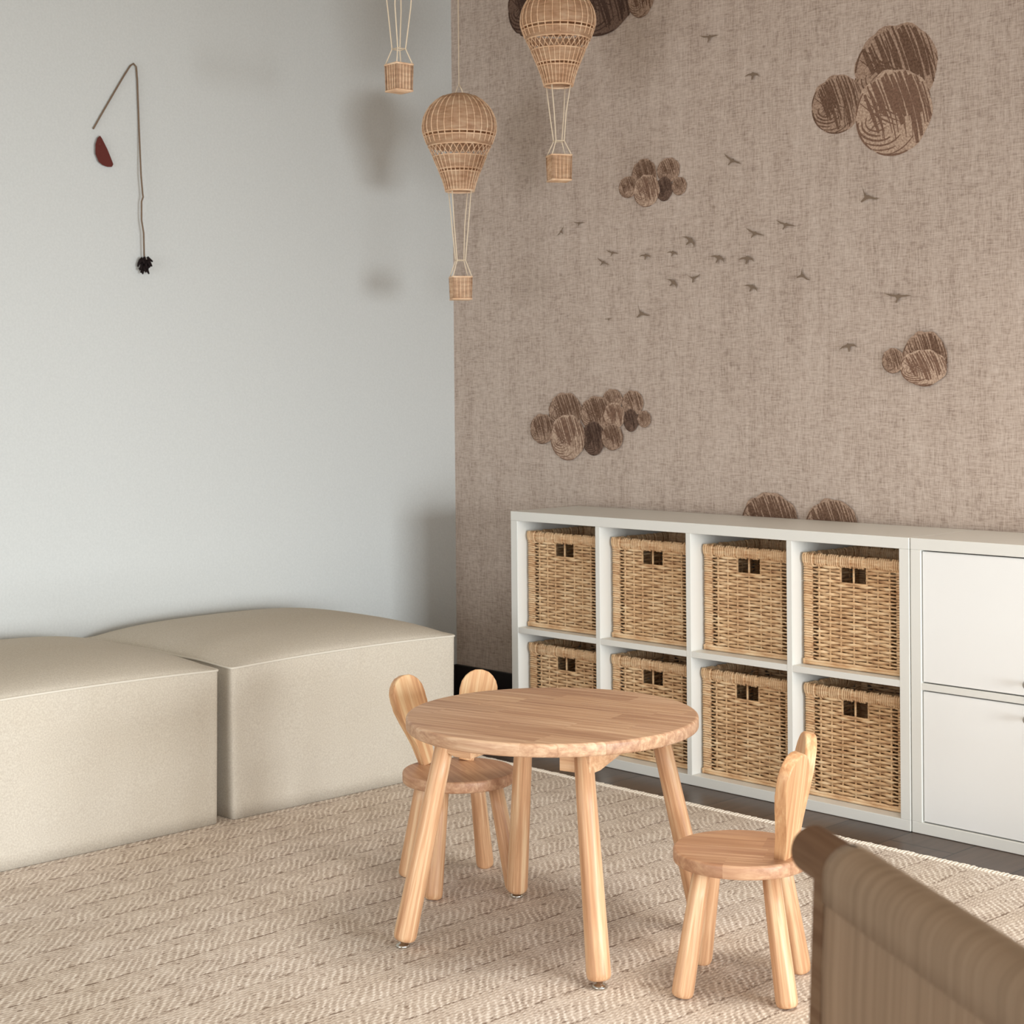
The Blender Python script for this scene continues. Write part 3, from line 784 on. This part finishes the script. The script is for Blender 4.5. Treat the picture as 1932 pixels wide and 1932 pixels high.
for i in range(len(A)): bm.faces.new((A[i],A[(i+1)%len(A)],B_[(i+1)%len(A)],B_[i]))
bmesh.ops.recalc_face_normals(bm,faces=bm.faces)
obj('felt_leaf',bm,m_red,lo)
bm=bmesh.new(); c=onleft(188,272,.010)-o0; tube(bm,[onleft(188,272,.0)-o0,onleft(188,272,.012)-o0],.004,10); obj('pin',bm,m_red,lo)
# ------------------------------------------------------------------ canvas sling rack in the foreground
def mk_canvas():
    n=NM('taupe_canvas',.85,.15); f=n.noise(n.map((420,6,2)),1,3,.6); g=n.noise(n.map((120,3,1)),1,2)
    h=n.math('ADD',n.math('MULTIPLY',f,.6),n.math('MULTIPLY',g,.4))
    n.color(n.ramp(h,[(.38,srgb(170,145,120)),(.5,srgb(180,154,128)),(.62,srgb(190,164,138))])); n.bump(h,.3,.001); return n.m
m_can=mk_canvas(); m_dow=wood('walnut_dowel','x',0,.30,base=((170,128,96),(190,148,114),(204,164,128))); m_dow.node_tree.nodes['Principled BSDF'].inputs['Specular IOR Level'].default_value=.08; m_dow.node_tree.nodes['Principled BSDF'].inputs['Roughness'].default_value=.7
DD=1.34; e0=at(1531,1600,DD)
dirv=Vector((.857,-.515,0)).normalized(); side=Vector((dirv.y,-dirv.x,0))  # side: horizontal normal
sl=thing('canvas_sling_rack','blurred taupe canvas draped over a round wooden rod in the right foreground','sling rack',(e0.x,e0.y,RZ),math.atan2(dirv.y,dirv.x))
hz=e0.z-RZ; rr=.0193; LL=.62
bm=bmesh.new(); tube(bm,[(-.002,0,hz),(0,0,hz),(.004,0,hz),(LL-.004,0,hz),(LL,0,hz),(LL+.002,0,hz)],[rr*.7,rr*.9,rr,rr,rr*.9,rr*.7],32); obj('rod',bm,m_dow,sl)
# canvas: inverted U over the rod with hem band
bm=bmesh.new(); x0,x1=.074,LL-.074; nx=24
def sec(off):
    r=rr+.0012+off; s=[]
    for z in [.03+(hz-.07-.03)*k/10. for k in range(11)]: s.append((-(r+.002+.012*(1-z/hz)),z))
    s.append((-r*1.02,hz-.0205)); 
    for k in range(13):
        a=PI-PI*k/12; s.append((r*math.cos(a),hz+r*math.sin(a)))
    s.append((r*1.02,hz-.0205))
    for z in [.03+(hz-.07-.03)*k/10. for k in range(11)][::-1]: s.append(((r+.002+.012*(1-z/hz)),z))
    return s
def sheet(bm,off,i0,i1,z_off=0):
    prof=sec(off)[i0:i1]; G=[]
    for i in range(nx+1):
        x=x0+(x1-x0)*i/nx; G.append([bm.verts.new((x,y,z)) for y,z in prof])
    for i in range(nx):
        for j in range(len(prof)-1): bm.faces.new((G[i][j],G[i+1][j],G[i+1][j+1],G[i][j+1])).smooth=True
sheet(bm,0,0,99); bmesh.ops.solidify(bm,geom=list(bm.faces),thickness=-.0014)
cv=obj('canvas_cover',bm,m_can,sl)
bm=bmesh.new(); sheet(bm,.0022,11,26); bmesh.ops.solidify(bm,geom=list(bm.faces),thickness=-.0014); obj('hem_band',bm,m_can,cv)
for xx in (.048,LL-.070):
    bm=bmesh.new(); rn=[(xx,-rr-.001,hz),(xx+.021,-rr-.001,hz)]
    vs=[]
    for (x,y,z) in ((xx,-.0185,hz+.004),(xx+.021,-.0185,hz+.004),(xx+.021,-.0125,hz+.004),(xx,-.0125,hz+.004)):
        vs.append(bm.verts.new((x,y,z)))
    vb=[bm.verts.new((v.co.x,v.co.y-.030,.0005)) for v in vs]
    bm.faces.new(vs);bm.faces.new(vb[::-1])
    for i in range(4): bm.faces.new((vs[(i+1)%4],vs[i],vb[i],vb[(i+1)%4]))
    box(bm,xx,xx+.021,-.06,.07,.0005,.016,.002); bmesh.ops.recalc_face_normals(bm,faces=bm.faces)
    obj('leg',bm,m_dow,sl)
for yy in (-1,1):
    bm=bmesh.new(); y=yy*(rr+.002+.012)*.93; tube(bm,[(x0,y,.028),(x1,y,.028)],.006,12); obj('lower_rod',bm,m_dow,sl)
